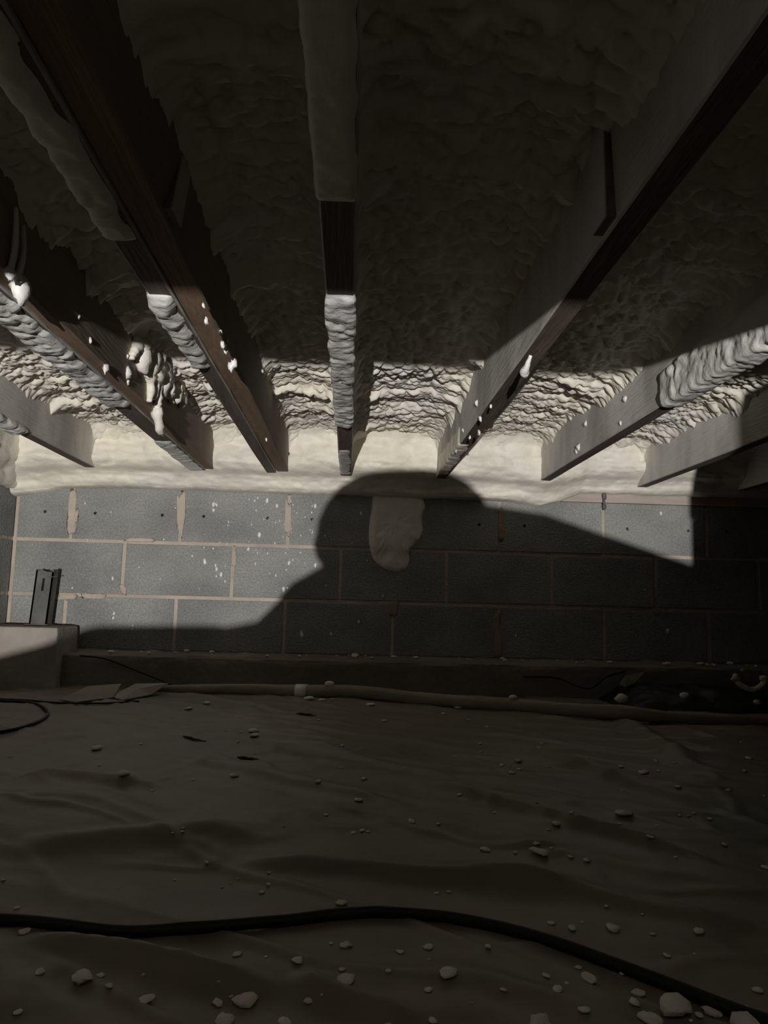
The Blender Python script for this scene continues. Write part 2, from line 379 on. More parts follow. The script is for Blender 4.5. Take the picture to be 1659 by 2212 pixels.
def crust(j, x0, x1, y0, y1, hl, hr, th, sd, amp=1.0, m='foam_gloss', ridges=1.0):
    """foam wrapped round the underside of joist j, side heights hl (left) and hr (right)"""
    n = max(12, int((y1-y0)/.006)); ys = np.linspace(y0, y1, n); Lb = x1-x0; tot = hl+Lb+hr; k = int(tot/.005)+2
    s = np.linspace(0, tot, k); P = np.zeros((n, k, 3)); e = np.minimum((ys-y0), (y1-ys)); env = np.clip(e/.018, 0, 1)**.5
    YY, SS = np.meshgrid(ys, s, indexing='ij')
    d = th*(.30+.75*amp*blob(SS/.040+sd+.5*fbm(SS*25, YY*18, sd+6), YY/.030+.7*fbm(SS*22, YY*22, sd), sd)*(.15+1.1*vn(SS*16, YY*11, sd+4))+.35*amp*blob(SS/.020+sd, YY/.014+.8*fbm(SS*30, YY*30, sd+1), sd+3)+.12*ridges*vn(SS*9, YY/.016+SS*25, sd+7)+.25*fbm(SS*40, YY*60, sd+2))
    ed = np.minimum(SS, tot-SS); edge = np.clip((ed-.004-.010*vn(YY*30, SS*0+(SS > tot/2)*9, sd+5))/.012, 0, 1)**.6
    d = d*env[:, None]*edge - .003*(1-env[:, None]*edge)
    r = .010; ux = np.where(SS < hl, -1.0, np.where(SS > hl+Lb, 1.0, 0.0)); 
    bx = np.where(SS < hl, x0, np.where(SS > hl+Lb, x1, x0+(SS-hl))); bz = np.where(SS < hl, ZJ+hl-SS, np.where(SS > hl+Lb, ZJ+SS-hl-Lb, ZJ))
    c1 = np.clip((SS-hl)/r*.5+.5, 0, 1); c2 = np.clip((SS-hl-Lb)/r*.5+.5, 0, 1)
    nx_ = -(1-c1)+c2; nz_ = -(c1*(1-c2)); L = np.sqrt(nx_**2+nz_**2)+1e-6
    P[..., 0] = bx+d*nx_/L; P[..., 1] = YY; P[..., 2] = bz+d*nz_/L
    return obj('foam_crust', *grid(P, False), m, joists[j], smooth=True)
crust(3, -.050, -.006, .15, onZ(735, 440, ZJ)[1], .03, .012, .005, 1, .7, 'foam')
crust(3, -.050, -.006, 1.07, 1.53, .018, .014, .008, 2)
crust(3, -.050, -.006, 1.50, 1.93, .016, .012, .0075, 3)
crust(3, -.050, -.006, 2.25, 2.70, .015, .006, .003, 4)
crust(2, -.322, -.284, .15, .93, .045, .004, .012, 5, .7, 'foam')
crust(2, -.322, -.284, 1.10, 1.46, .045, .004, .011, 6)
crust(1, -.598, -.541, .9, 1.80, .045, .004, .012, 7)
crust(1, -.598, -.541, 2.2, 2.70, .02, .004, .005, 8)
crust(5, .695, .735, .55, 1.62, .09, .02, .009, 9)
crust(4, .305, .345, 2.1, 2.62, .07, .004, .006, 10, .5, 'foam')
crust(0, -.985, -.945, 1.6, 2.15, .04, .02, .010, 11)
crust(6, 1.09, 1.13, .7, 1.5, .06, .03, .012, 12)
# lone drips and nubs of foam stuck on the joists
def nub(j, c, r, sd, m='foam_gloss'): return obj('foam_drip', *lump(c, np.array(r)*(.82 if m == 'foam_gloss' else 1), sd, .55), m, joists[j], smooth=True)
xr3 = -.240
for k, (a, b, s) in enumerate([(502, 788, 1.6), (480, 745, .9), (487, 758, .8), (445, 694, .7), (440, 660, .5), (476, 720, .6), (492, 735, .5), (575, 950, .6), (565, 800, 1.0)]):
    p = onX(a, b, xr3); nub(2, p, (.006*s, .007*s, .010*s), k)
p = onX(775, 697, -.006); nub(3, p, (.012, .016, .018), 21); p = onX(768, 792, -.006); nub(3, p, (.007, .008, .012), 22)
for k, (a, b, s) in enumerate([(275, 805, 1.5), (228, 796, 1.0), (276, 826, .7), (170, 685, .6), (195, 735, .6), (45, 632, 2.0), (275, 770, .6)]):
    p = onX(a, b, -.511); nub(1, p, (.007*s, .010*s, .011*s), 30+k)
for k, (a, b, ln) in enumerate([(22, 590, .10), (40, 598, .08)]):
    p = onX(a, b, -.505); q = p+np.array([0, 0, ln]); nub(1, p, (.008, .009, .011), 50+k)
    obj('foam_drip', *tube(spline([q, (p+q)/2+np.array([.002, .004, 0]), p], 6), np.linspace(.003, .006, 13), 7, .3, k), 'foam_gloss', joists[1], smooth=True)
p1 = onX(1150, 780, .303); p2 = onX(1140, 805, .303); p3 = onX(1136, 815, .303)
obj('foam_drip', *tube(spline([p1+np.array([-.003, 0, .01]), (p1+p2)/2+np.array([-.006, 0, 0]), p2+np.array([-.006, 0, 0]), p3], 8), np.concatenate([np.linspace(.003, .009, 17), np.linspace(.009, .003, 8)]), 8, .3, 4), 'foam_gloss', joists[4], smooth=True)
for k, (a, b, s) in enumerate([(1030, 870, .9), (1037, 905, .8), (1060, 878, .5), (1035, 935, .8), (1015, 945, .6), (1000, 930, .6), (985, 975, .5)]):
    p = onX(a, b, .304); nub(4, p, (.006*s, .009*s, .010*s), 60+k)
for k, (a, b, s) in enumerate([(1250, 965, 1.3), (1245, 975, .8), (1350, 862, .8), (1265, 915, .9), (1340, 915, .6)]):
    p = onX(a, b, .694); nub(5, p, (.007*s, .012*s, .011*s), 70+k)
# the ragged foam stalactites on the inner face of the left doubled joist
for k, pts in enumerate([[(322, 790), (326, 840), (322, 868)], [(345, 790), (342, 850), (340, 880), (346, 905)], [(362, 800), (368, 850), (372, 872)], [(340, 880), (344, 925), (352, 938)], [(335, 795), (336, 830), (332, 862)], [(300, 740), (290, 760), (285, 775)]]):
    pp = [onX(a, b, -.503) for a, b in pts]
    path = spline(pp, 8); obj('foam_drip', *tube(path, np.linspace(.016, .006, len(path))*(.75+.5*vn(np.arange(len(path))*.5, np.zeros(len(path)), k)), 9, .5, k), 'foam', joists[1], smooth=True)
for k in range(30):
    a = random.uniform(300, 400); b = 770+(a-300)*.75+random.uniform(-24, 20); p = onX(a, b, -.500)
    if p[2] < .525 or p[1] > 2.5: continue
    nub(1, p, (.018, random.uniform(.015, .03), random.uniform(.016, .034)), 100+k, 'foam')

# ---- diagonal bridging pieces between the joists ---------------------------
def strut(pa, pb, wd, tk, lab):
    pa = np.array(pa, float); pb = np.array(pb, float); d = pb-pa; d /= np.linalg.norm(d); s = np.array([0, 1., 0]); n = np.cross(d, s)
    V = []
    for p in (pa, pb):
        for q, r in ((-1, -1), (1, -1), (1, 1), (-1, 1)): V.append(p+s*wd/2*q+n*tk/2*r)
    F = [(0, 1, 2, 3), (7, 6, 5, 4), (0, 4, 5, 1), (1, 5, 6, 2), (2, 6, 7, 3), (3, 7, 4, 0)]
    o = obj('bridging_strut', V, F, 'joist_grey', loc=pa); bevel(o, .002); tag(o, lab, 'strut', 'wooden bridging struts'); return o
strut((.302, .85, .462), onZ(1305, 270, .61), .05, .022, 'short foam-dusted strut slanting up from the joist right of centre')
strut((-.237, .88, .462), onZ(395, 330, .61), .05, .022, 'short foam-dusted strut slanting up from the doubled brown joist')

# ================================================================== SPRAY FOAM
edges = [(XL, XL)]+[(pl[0][0], pl[-1][1]) for _, pl, _ in JO]+[(XR, XR)]
labs = ['spray foam in the narrow bay beside the left side wall', 'spray foam in the bay between the two leftmost joists', 'spray foam in the bay between the two doubled joists',
        'spray foam in the bay left of the centre joist', 'spray foam in the bay right of the centre joist', 'spray foam in the second bay right of the centre joist',
        'spray foam in the third bay right of the centre joist', 'spray foam in the shadowed bay at the right edge', 'spray foam in the bay just outside the right edge', 'spray foam in the second bay outside the right edge', 'spray foam in the last bay by the far right wall']
zc = [.600, .600, .598, .602, .600, .603, .600, .600, .6, .6, .6]
def foam_relief(X, Y, s):
    wx = .010*fbm(X*14, Y*14, s+70, 3); wy = .012*fbm(X*11, Y*16, s+80, 3)
    k = .35+1.1*vn(X*6+3, Y*8, s+60)
    r = .021*k*blob((X+wx)/.036+s*.37, (Y+wy)/.026+s*.11, s)+.0105*blob((X+wx)/.018+s, (Y+wy)/.0135, s+1)+.013*blob((X+wx)/.075+s, (Y+wy)/.055, s+2)+.010*fbm(X*7, Y*13, s+3, 3)
    t = (Y+.06*fbm(X*3.2, Y*1.5, s+33, 3))/.19
    saw = t-np.floor(t)
    r += .024*np.clip(1-saw*1.6, 0, 1)*np.clip(saw/.07, 0, 1)*np.clip(vn(X*4.5, np.floor(t)*1.7, s+44)*2-.75, 0, 1)
    return r
for i in range(len(edges)-1):
    xa = edges[i][1]; xb = edges[i+1][0]; step = .005 if i < 8 else .014
    nx = int((xb-xa+.01)/step); ny = int(2.86/step) if i < 8 else int(2.86/.014)
    gx = np.linspace(xa-.004, xb+.004, nx); gy = np.concatenate([np.linspace(-.1, .45, 40)[:-1], np.linspace(.45, 1.7, 190)[:-1], np.linspace(1.7, 2.74, 250)]) if i < 8 else np.linspace(-.10, 2.74, ny)
    X, Y = np.meshgrid(gx, gy, indexing='ij')
    dl = X-xa; dr = xb-X; fil = .034*np.exp(-np.clip(dl, 0, 1)/.022)*(.2+1.3*vn(Y*7, Y*0, i+3))+.034*np.exp(-np.clip(dr, 0, 1)/.022)*(.2+1.3*vn(Y*7, Y*0+4, i+13))
    Z = zc[i]+.029-.020*fbm(X*3+i, Y*1.8, i+50, 2)-fil-foam_relief(X, Y, i+1)
    Z -= .02*np.exp(-((Y-.70-.12*fbm(X*3, Y*0, 5, 2))/.05)**2)*vn(X*5, Y*0, 9)
    Z -= .10*np.clip((Y-2.62)/.12, 0, 1)**2
    o = obj('ceiling_foam', *grid(np.stack([X, Y, Z], -1)), 'foam', smooth=True, loc=((xa+xb)/2, 1.3, .6))
    tag(o, labs[i], 'spray foam', 'spray foam between the joists')

# rim and sill foam, one continuous lumpy band along the top of the wall
nx = 560; xs = np.linspace(XL-.02, XR, nx); nv = 52
zlow = np.interp(xs, [-1.3, -1.20, -1.1, -.9, .5, .62, .72, .80, .88, 3.3], [.345, .362, .388, .394, .392, .386, .372, .396, .430, .432])+.004*fbm(xs*14, xs*0, 2)
prof = np.array([(D+.012, 0.0), (D-.012, .001), (D-.032, .005), (D-.048, .016), (D-.056, .038), (D-.072, .054), (D-.112, .068), (D-.134, .086), (D-.142, .105), (D-.136, .135), (D-.130, .165), (D-.135, .19), (D-.16, .215), (D-.20, .235)])
t = np.linspace(0, len(prof)-1, nv); py = np.interp(t, range(len(prof)), prof[:, 0]); pz = np.interp(t, range(len(prof)), prof[:, 1])
XX, TT = np.meshgrid(xs, t, indexing='ij'); sc = ((.632-zlow)/.235)[:, None]
PZ = zlow[:, None]+pz[None, :]*sc; PY = np.repeat(py[None, :], nx, 0)
thin = np.interp(xs, [-1.3, .6, .9, 3.3], [1, 1, .8, .8])[:, None]
PY = D+(PY-D)*np.where(PY < D, thin*(1+.22*fbm(XX*3.5, PZ*5, 6, 3)), 1)
rel = .022*fbm(XX*7, PZ*13, 11, 4)+.016*blob(XX/.10+.5*fbm(XX*9, PZ*9, 3), PZ/.050, 12)*np.clip((TT-3)/2, 0, 1)+.005*blob(XX/.035, PZ/.016, 13)+.005*vn(XX*8, PZ*60, 15)
PY = PY-rel*np.clip(TT/1.2, 0, 1)
rim = obj('rim_foam', *grid(np.stack([XX, PY, PZ], -1), True), 'foam', smooth=True, loc=(.0, D-.06, .45))
tag(rim, 'cream spray foam band sealing the joist ends along the top of the block wall', 'spray foam')
# run-down tongue of foam on the wall
outl = [(806, 1062), (803, 1100), (798, 1130), (797, 1160), (800, 1185), (806, 1205), (820, 1220), (835, 1228), (855, 1233), (870, 1230), (880, 1222), (884, 1205), (882, 1190), (893, 1178), (905, 1165), (912, 1145), (911, 1115), (918, 1098), (914, 1080), (900, 1062)]
ow = spline([onY(a, b, D)[[0, 2]] for a, b in outl+[outl[0]]], 5)[:-1]; cen = onY(853, 1135, D)[[0, 2]]
ow = ow+.002*np.stack([fbm(np.arange(len(ow))*.9, np.zeros(len(ow)), 3), fbm(np.arange(len(ow))*.9, np.ones(len(ow))*5, 4)], 1)
rings = [(1.02, -.004), (1.0, .004), (.965, .012), (.90, .018), (.80, .021), (.68, .022), (.55, .023), (.42, .024), (.28, .024), (.14, .024)]
P = np.zeros((len(rings), len(ow)+1, 3))
for k, (s, h) in enumerate(rings):
    q = cen+(ow-cen)*s; q = np.vstack([q, q[:1]]); lump_ = .008*fbm(q[:, 0]*28, q[:, 1]*22, 9, 3)+.004*fbm(q[:, 0]*60, q[:, 1]*75, 19, 3) if k > 1 else 0
    dn = np.where(q[:, 1] < .182, .62, 1.0)
    P[k, :, 0] = q[:, 0]; P[k, :, 2] = q[:, 1]; P[k, :, 1] = D-(h+lump_)*dn
v, f = grid(P, True); v = np.vstack([v, [(cen[0], D-.024, cen[1])]]); n = len(ow)+1; k0 = (len(rings)-1)*n
f = [tuple(q) for q in f]+[(k0+j+1, k0+j, len(v)-1) for j in range(n-1)]
obj('foam_run', v, f, 'foam', rim, smooth=True)['label'] = 'tongue of foam run down the block wall'
# foam band on the left wall
ny = 220; ys = np.linspace(-.08, D-.05, ny); YY, TT = np.meshgrid(ys, t, indexing='ij'); zl = .375+.012*fbm(ys*6, ys*0, 5)
PZ = zl[:, None]+pz[None, :]*((.632-zl)/.235)[:, None]; PX = XL+(D-py)[None, :]*.42*(1+.3*fbm(YY*4, PZ*6, 3, 3))+.010*blob(YY/.08, PZ/.05, 8)
o = obj('rim_foam', *grid(np.stack([PX, YY, PZ], -1), False), 'foam', smooth=True, loc=(XL+.05, 1.2, .45)); tag(o, 'spray foam along the top of the left side wall', 'spray foam')

# foam specks spattered over the blocks
sp = [(0, 980, 2.9625, [(545, 318), (710, 375), (565, 552), (720, 800), (462, 860), (725, 1050), (850, 1100), (1380, 715), (1415, 775), (1310, 690), (1460, 460), (1365, 325), (1388, 328), (1610, 455), (1455, 578), (1590, 610), (1230, 655), (1365, 362), (1440, 818), (1385, 740), (730, 1022), (845, 1125)]),
      (540, 980, 2.9625, [(710, 383), (418, 335), (172, 335), (400, 495), (325, 525), (480, 527), (160, 572), (228, 637), (275, 680), (250, 700), (420, 712), (240, 860), (60, 520), (330, 1158), (520, 1155), (695, 1075), (30, 300), (110, 300), (215, 870), (35, 705), (190, 430), (300, 380), (90, 420)]),
      (1060, 980, 2.77, [(1020, 355), (920, 815), (1060, 1060), (150, 1088)])]
for ox, oy, s, L in sp:
    for k, (a, b) in enumerate(L):
        c = onY(ox+a/s, oy+b/s, D); r = random.choice([.004, .0055, .007, .009, .011])
        obj('foam_speck', *lump(c, (r*.6, .0035, r), int(a+b), .5, 0, 8, 5), 'foam_gloss', wall, smooth=True)
for k in range(46):
    c = onY(random.gauss(560, 110), random.uniform(1075, 1290), D); r = random.uniform(.0025, .005)
    obj('foam_speck', *lump(c, (r*.7, .0025, r), 300+k, .5, 0, 7, 4), 'foam_gloss', wall, smooth=True)

# ================================================================== THINGS
# dark anchor strap hanging at the sill
c = onY(1305, 1078, D-.02)
t = thing('anchor_bolt', 'dark rusty anchor strap hanging over the sill plate edge', 'bolt', (c[0], D-.02, c[2]-.045))
obj('strap', *box(c[0]-.004, c[0]+.004, D-.022, D-.014, c[2]-.042, c[2]+.04), 'dark_steel', t)
obj('nut', *lump((c[0], D-.023, c[2]+.012), (.009, .007, .016), 4, .1), 'dark_steel', t, smooth=True)
obj('washer', *lump((c[0], D-.022, c[2]-.030), (.008, .006, .011), 5, .1), 'dark_steel', t, smooth=True)

# concrete pier pad with a steel post stub at the left
py0 = 2.60
a = onY(168, 1352, 2.79); xr = a[0]; ztop = onY(120, 1356, py0)[2]
t = thing('concrete_pier', 'pale concrete pier block in the corner with a dark post stub on it', 'pier', (xr-.12, py0, ZF))
v = [(XL+.004, py0-.006, ZF-.02), (xr+.006, py0-.006, ZF-.02), (xr+.008, 2.80, ZF-.02), (XL+.004, 2.80, ZF-.02), (XL+.004, py0, ztop), (xr, py0, ztop), (xr, 2.795, ztop), (XL+.004, 2.795, ztop)]
o = obj('pad', v, box(0, 1, 0, 1, 0, 1)[1], 'pier_concrete', t); bevel(o, .006, 2)
yy = 2.735
pa = onY(62, 1345, yy); pb = onY(97, 1345, yy); zt = onY(90, 1231, yy)[2]
# post: a channel with a slot, notched top and a wire
def chan(x0, x1, lean):
    V = []; F = []
    zm = ztop+(zt-ztop)*.62; w_ = x1-x0                      # web with a slot near the top, two flanges, notched top edge
    parts = [box(x0, x1, yy, yy+.006, ztop, zm), box(x0, x0+w_*.42, yy, yy+.006, zm, zt), box(x0+w_*.56, x1, yy, yy+.006, zm, zt-.006), box(x0+w_*.42, x0+w_*.56, yy, yy+.006, zt-.03, zt-.004),
             box(x1-.006, x1, yy, yy+.045, ztop, zt+.004), box(x0, x0+.006, yy, yy+.045, ztop, zt+.002)]
    V, F = join(parts); V = [(p[0]+(p[2]-ztop)*lean, p[1], p[2]) for p in V]; return V, F
obj('post', *chan(pa[0], pb[0]+.006, .06), 'dark_steel', t)
obj('base_plate', *box(pa[0]-.012, pb[0]+.014, yy-.012, yy+.055, ztop, ztop+.005), 'dark_steel', t)
obj('wire', *tube(spline([(pb[0], yy-.003, zt-.025), (pb[0]+.02, yy-.004, zt-.024), (pb[0]+.034, yy-.006, zt-.021)], 4), .0015, 6), 'dark_steel', t)

# pipe lying along the footing
pp = [(262, 1496), (290, 1491), (335, 1484), (420, 1478), (520, 1482), (640, 1488), (760, 1495), (880, 1503), (1000, 1510), (1120, 1519), (1240, 1529), (1340, 1538), (1450, 1546), (1560, 1550), (1659, 1553), (1800, 1560)]
rad = np.interp(np.linspace(0, 1, 16), [0, .1, .2, .3, .6, .75, .85, 1], [.006, .008, .016, .021, .022, .021, .014, .012])
path = []
for k, (a, b) in enumerate(pp):
    q = onZ(a, b, ZF+.012+rad[k]*.6); q[1] = min(q[1], 2.56); path.append((q[0], q[1], float(fz(q[0], q[1]))+rad[k]*.75))
P = spline(path, 10); rr = np.interp(np.linspace(0, 15, len(P)), range(16), rad)
t = thing('drain_pipe', 'long dull olive pipe lying on the ground sheet along the footing', 'pipe', path[6])
obj('pipe_body', *tube(P, rr, 14, .10, 3), 'pipe', t, smooth=True)
i0 = int(np.argmin(abs(P[:, 0]-onZ(655, 1490, ZF+.02)[0]))); q = P[i0-1:i0+2]
obj('tie_band', *tube(np.linspace(q[0], q[2], 3)[:3], rr[i0]*1.12, 14), 'foam_gloss', t, smooth=True)['label'] = 'pale band tied round the pipe'
# folded plastic flaps at the left end of the pipe
for k, (pts, lab) in enumerate([([(240, 1490), (300, 1476), (385, 1470), (330, 1484), (270, 1496)], 'pale folded flap of plastic by the left end of the pipe'), ([(130, 1496), (190, 1486), (262, 1480), (250, 1492), (170, 1504)], 'brown curled strip of plastic beside the concrete pier')]):
    q = []
    for n_, (a, b) in enumerate(pts):
        c = onZ(a, b, ZF+.03); c[1] = min(c[1], 2.54); q.append((c[0], c[1]-.02*(n_ > 2), float(fz(c[0], c[1]))+(.03 if n_ in (1, 2) else .008)))
    q = np.array(q); c0 = q.mean(0)+np.array([0, 0, .008]); V = list(q)+[c0]+list(q-np.array([0, 0, .003]))+[c0-np.array([0, 0, .003])]
    F = [(i, (i+1) % 5, 5) for i in range(5)]+[((i+1) % 5+6, i+6, 11) for i in range(5)]+[(i, i+6, (i+1) % 5+6, (i+1) % 5) for i in range(5)]
    tag(obj('plastic_flap', V, F, 'pier_concrete' if k == 0 else 'pipe', loc=q[0]), lab, 'plastic')

# cords
def cord(px, r, lab, name='power_cord', zoff=0, m='black_rubber', pts3=None, grp=None):
    if pts3 is None:
        pts3 = []
        for a, b in px:
            q = onZ(a, b, ZF+.01); pts3.append((q[0], q[1], 0))
    P = spline(pts3, 14)
    if zoff is not None: zz = fz(P[:, 0], P[:, 1]); pad = np.pad(zz, 9, 'edge'); zz = np.maximum(zz-.004, np.convolve(pad, np.ones(19)/19, 'valid')); P[:, 2] = zz+r*.9+zoff
    o = obj(name, *tube(P, r, 9), m, smooth=True, loc=P[len(P)//2]); return tag(o, lab, 'cord', grp)
cord([(-260, 1975), (0, 1988), (150, 1998), (290, 2008), (430, 2000), (600, 1980), (740, 1962), (850, 1958), (1000, 1968), (1150, 2005), (1300, 2055), (1480, 2120), (1659, 2195), (1800, 2260)], .0058, 'thick black cord curving across the foreground of the ground sheet')
cord([(-60, 1572), (0, 1577), (50, 1570), (90, 1556), (103, 1544), (95, 1532), (60, 1520), (20, 1516), (-40, 1512)], .0042, 'black cord looping in from the left edge by the concrete pier')
q = [onY(172, 1416, 2.645), onY(230, 1424, 2.642), onY(310, 1455, 2.635), onY(392, 1487, 2.58)]
cord(None, .0028, 'thin black cable slanting down the footing from the concrete pier', 'thin_cable', None, pts3=q)
cord([(-60, 1506), (0, 1508), (60, 1511), (130, 1518), (230, 1520), (300, 1514)], .003, 'thin black cable lying at the foot of the concrete pier', 'thin_cable')
q = [onY(1130, 1462, 2.64), onY(1200, 1464, 2.635), onY(1260, 1486, 2.56), onY(1285, 1482, 2.56), onY(1310, 1462, 2.61), onY(1350, 1450, 2.64)]
cord(None, .0030, 'thin black cable arching up the footing at the right', 'thin_cable', None, pts3=q)

for k, (pts, lab) in enumerate([([(512, 1631), (535, 1634), (558, 1637)], 'thin dark twig on the ground sheet left of centre'), ([(395, 1590), (420, 1596), (446, 1603)], 'thin dark twig on the ground sheet below the pipe end'), ([(640, 1538), (660, 1541), (684, 1545)], 'thin dark twig just in front of the tie band')]):
    q = [onZ(a, b, ZF+.012) for a, b in pts]; q = [(p[0], p[1], float(fz(p[0], p[1]))+.003) for p in q]
    tag(obj('twig', *tube(spline(q, 5), np.array([.001, .002, .003, .0035, .003, .0025, .003, .003, .002, .0015, .001]), 6, .5, k), 'dark_brown', loc=q[1]), lab, 'twig', 'twigs on the ground sheet')
# black plastic heap between pipe and footing at the right
x_a = onZ(1255, 1500, ZF)[0]; x_b = onZ(1800, 1500, ZF)[0]; nx, ny = 110, 34
gx = np.linspace(x_a, x_b, nx); gy = np.linspace(2.20, 2.52, ny); X, Y = np.meshgrid(gx, gy, indexing='ij')
yf = np.interp(gx, [x_a, x_b], [2.33, 2.24])[:, None]; Y = yf+(Y-2.20)/.32*(2.65-yf)
en = np.clip((X-x_a)/.10, 0, 1)*np.clip((Y-yf)/.05, 0, 1)
Z = fz(X, Y)-.012+en*(.020+.036*np.clip((Y-yf)/.16, 0, 1)+.024*np.abs(fbm(X*9, Y*12, 61, 3))+.014*fbm(X*5, Y*6, 63))
tag(obj('plastic_heap', *grid(np.stack([X, Y, Z], -1), True), 'black_plastic', smooth=True, loc=((x_a+x_b)/2, 2.36, ZF)), 'black crumpled plastic bunched between the pipe and the footing at the right', 'plastic')
# pale flap standing in the heap
q = np.array([onY(1338, 1478, 2.54), onY(1352, 1460, 2.56), onY(1392, 1452, 2.63), onY(1372, 1474, 2.55), onY(1350, 1484, 2.53)])
V = list(q)+list(q+np.array([0, .004, 0])); F = [(0, 1, 2, 3, 4), (9, 8, 7, 6, 5)]+[(i, i+5, (i+1) % 5+5, (i+1) % 5) for i in range(5)]
tag(obj('plastic_flap', V, F, 'concrete', loc=q[0]), 'grey torn plastic flap leaning on the footing beside the arching cable', 'plastic')
# curled foam scrap at the right edge
t = thing('foam_curl', 'pale U-shaped curl of scrap foam on the black plastic at the right edge', 'foam scrap', onY(1620, 1495, 2.44))
q = [onY(1590, 1466, 2.44), onY(1600, 1480, 2.43), onY(1625, 1490, 2.43), onY(1648, 1478, 2.43), onY(1655, 1464, 2.44)]
obj('curl', *tube(spline(q, 8), .009, 9, .4, 3), 'foam_chip', t, smooth=True)
for k, (a, b, r) in enumerate([(1590, 1465, .014), (1650, 1465, .013), (1605, 1447, .007)]): obj('knob', *lump(onY(a, b, 2.435), (r*1.3, r*.8, r*.8), 80+k, .6, .4, 12, 8), 'foam_chip', t, smooth=True)

# crumbs of foam on the floor
chips = [(407,1528,14),(446,1518,16),(209,1614,20),(140,1660,9),(268,1685,20),(505,1674,18),(447,1861,9),(548,1577,20),(550,1587,16),(312,1501,12),(216,1504,12),
 (667,1507,24),(696,1511,16),(719,1508,10),(801,1521,18),(991,1526,18),(958,1541,10),(830,1553,10),(740,1610,9),(688,1687,12),(786,1681,13),(774,1727,18),(704,1759,10),(888,1773,17),(948,1780,10),(783,1790,11),(764,1798,11),(795,1796,9),(1048,1834,16),(1038,1602,9),(1085,1651,10),(992,1716,10),
 (1120,1640,16),(1085,1653,12),(1105,1668,12),(1120,1661,9),(1164,1624,9),(1342,1655,13),(1389,1667,18),(1422,1665,8),(1463,1696,14),(1618,1637,12),(1609,1664,10),(1574,1706,10),(1348,1760,24),(1201,1760,15),(1234,1773,9),(1158,1814,12),(1165,1838,32),(1233,1850,10),(1268,1857,13),(1533,1768,10),(1564,1823,10),(1405,1821,14),(1450,1555,12),
 (580,1908,13),(566,1926,12),(737,1949,24),(52,2012,20),(86,2097,16),(180,2106,34),(235,2128,13),(217,2106,14),(472,2124,18),(531,2120,42),(642,2072,22),(747,2040,18),(750,2112,36),(740,2093,14),(667,2127,17),(315,2157,26),(487,2200,32),(615,2207,24),(40,2185,14),(512,2060,15),
 (966,2100,29),(924,2136,14),(1087,2137,14),(1205,2134,18),(1180,2106,13),(1249,2089,13),(1275,2112,30),(1225,2122,10),(1345,2101,15),(1377,2142,24),(1372,2162,20),(1455,2172,56),(1262,2180,18),(1405,2197,38),(1510,2155,20),(1537,2185,30),(1615,2200,60),(1510,2192,14),(1192,1993,13),(1237,2003,17),(1310,1942,10),(1510,2010,19),(1410,2017,11),(1440,2062,13),(1637,2137,18),(1055,2044,12),(925,2044,18),(864,2055,14),(1325,2003,24),(847,2200,28),(936,2202,15),(1165,2207,38),(1655,1872,14)]
big = {(1348,1760): 'round cream foam crumb lying alone on the right half of the ground sheet', (1165,1838): 'bright wedge-shaped foam chip right of the middle of the ground sheet', (667,1507): 'flat foam chip tucked against the pipe below its tie band',
 (737,1949): 'oval foam crumb touching the black foreground cord', (180,2106): 'oval foam crumb near the bottom left corner', (531,2120): 'large oval foam crumb left of centre at the bottom', (750,2112): 'lumpy foam crumb with a smaller one on its back, bottom centre',
 (315,2157): 'dull flat foam crumb below the oval one at the bottom left', (487,2200): 'tall foam crumb at the bottom edge, left of centre', (615,2207): 'half-seen foam crumb at the bottom edge, near the centre', (966,2100): 'round brownish foam crumb at the bottom, right of centre',
 (1275,2112): 'narrow foam sliver among the crumbs at the bottom right', (1377,2142): 'upper one of a pair of touching foam crumbs at the bottom right', (1455,2172): 'big oval foam crumb near the bottom right corner', (1405,2197): 'wide foam crumb at the bottom edge, left of the big oval one',
 (1537,2185): 'dim foam crumb between the two biggest ones at the bottom right', (1615,2200): 'biggest foam crumb, at the very bottom right corner', (1325,2003): 'thin foam sliver just above the black cord at the right', (847,2200): 'foam crumb on the bottom edge straight below the cord hump', (1165,2207): 'wide foam crumb cut by the bottom edge, right of centre'}
rng = random.Random(3)
extra = [(rng.uniform(0, 1659), 1500+abs(rng.gauss(0, 1))*330, rng.uniform(5, 9)) for _ in range(70)]
extra = [e for e in extra if 1512+e[0]*.035 < e[1] < 2205]
for k, (a, b, s) in enumerate(chips+extra):
    q = onZ(a, b, ZF+.008); dist = np.linalg.norm(q); r = s/FPX*dist*.5
    for _ in range(4): q = onZ(a, b, float(fz(q[0], q[1]))+r*.35)
    if q[1] > 2.55: q[1] = 2.55
    z = float(fz(q[0], q[1])); hz = r*.36
    o = obj('foam_crumb', *lump((q[0], q[1], z+hz*.75), (r*rng.uniform(.9, 1.1), r*rng.uniform(.9, 1.5), hz), k, .45, rng.uniform(-.6, .6), 9, 6), 'foam_chip', smooth=True, loc=(q[0], q[1], z))
    if (a, b) in big: tag(o, big[(a, b)], 'foam crumb', 'foam crumbs on the ground sheet')
    else:
        side = 'left third' if a < 553 else 'middle third' if a < 1106 else 'right third'
        zone = 'near the pipe' if b < 1620 else 'halfway to the wall' if b < 1900 else 'around the foreground cord'
        size = 'tiny' if s < 10 else 'small'
        tag(o, size+' pale foam crumb '+zone+', '+side+' of the ground sheet', 'foam crumb', size+' foam crumbs '+zone+', '+side)
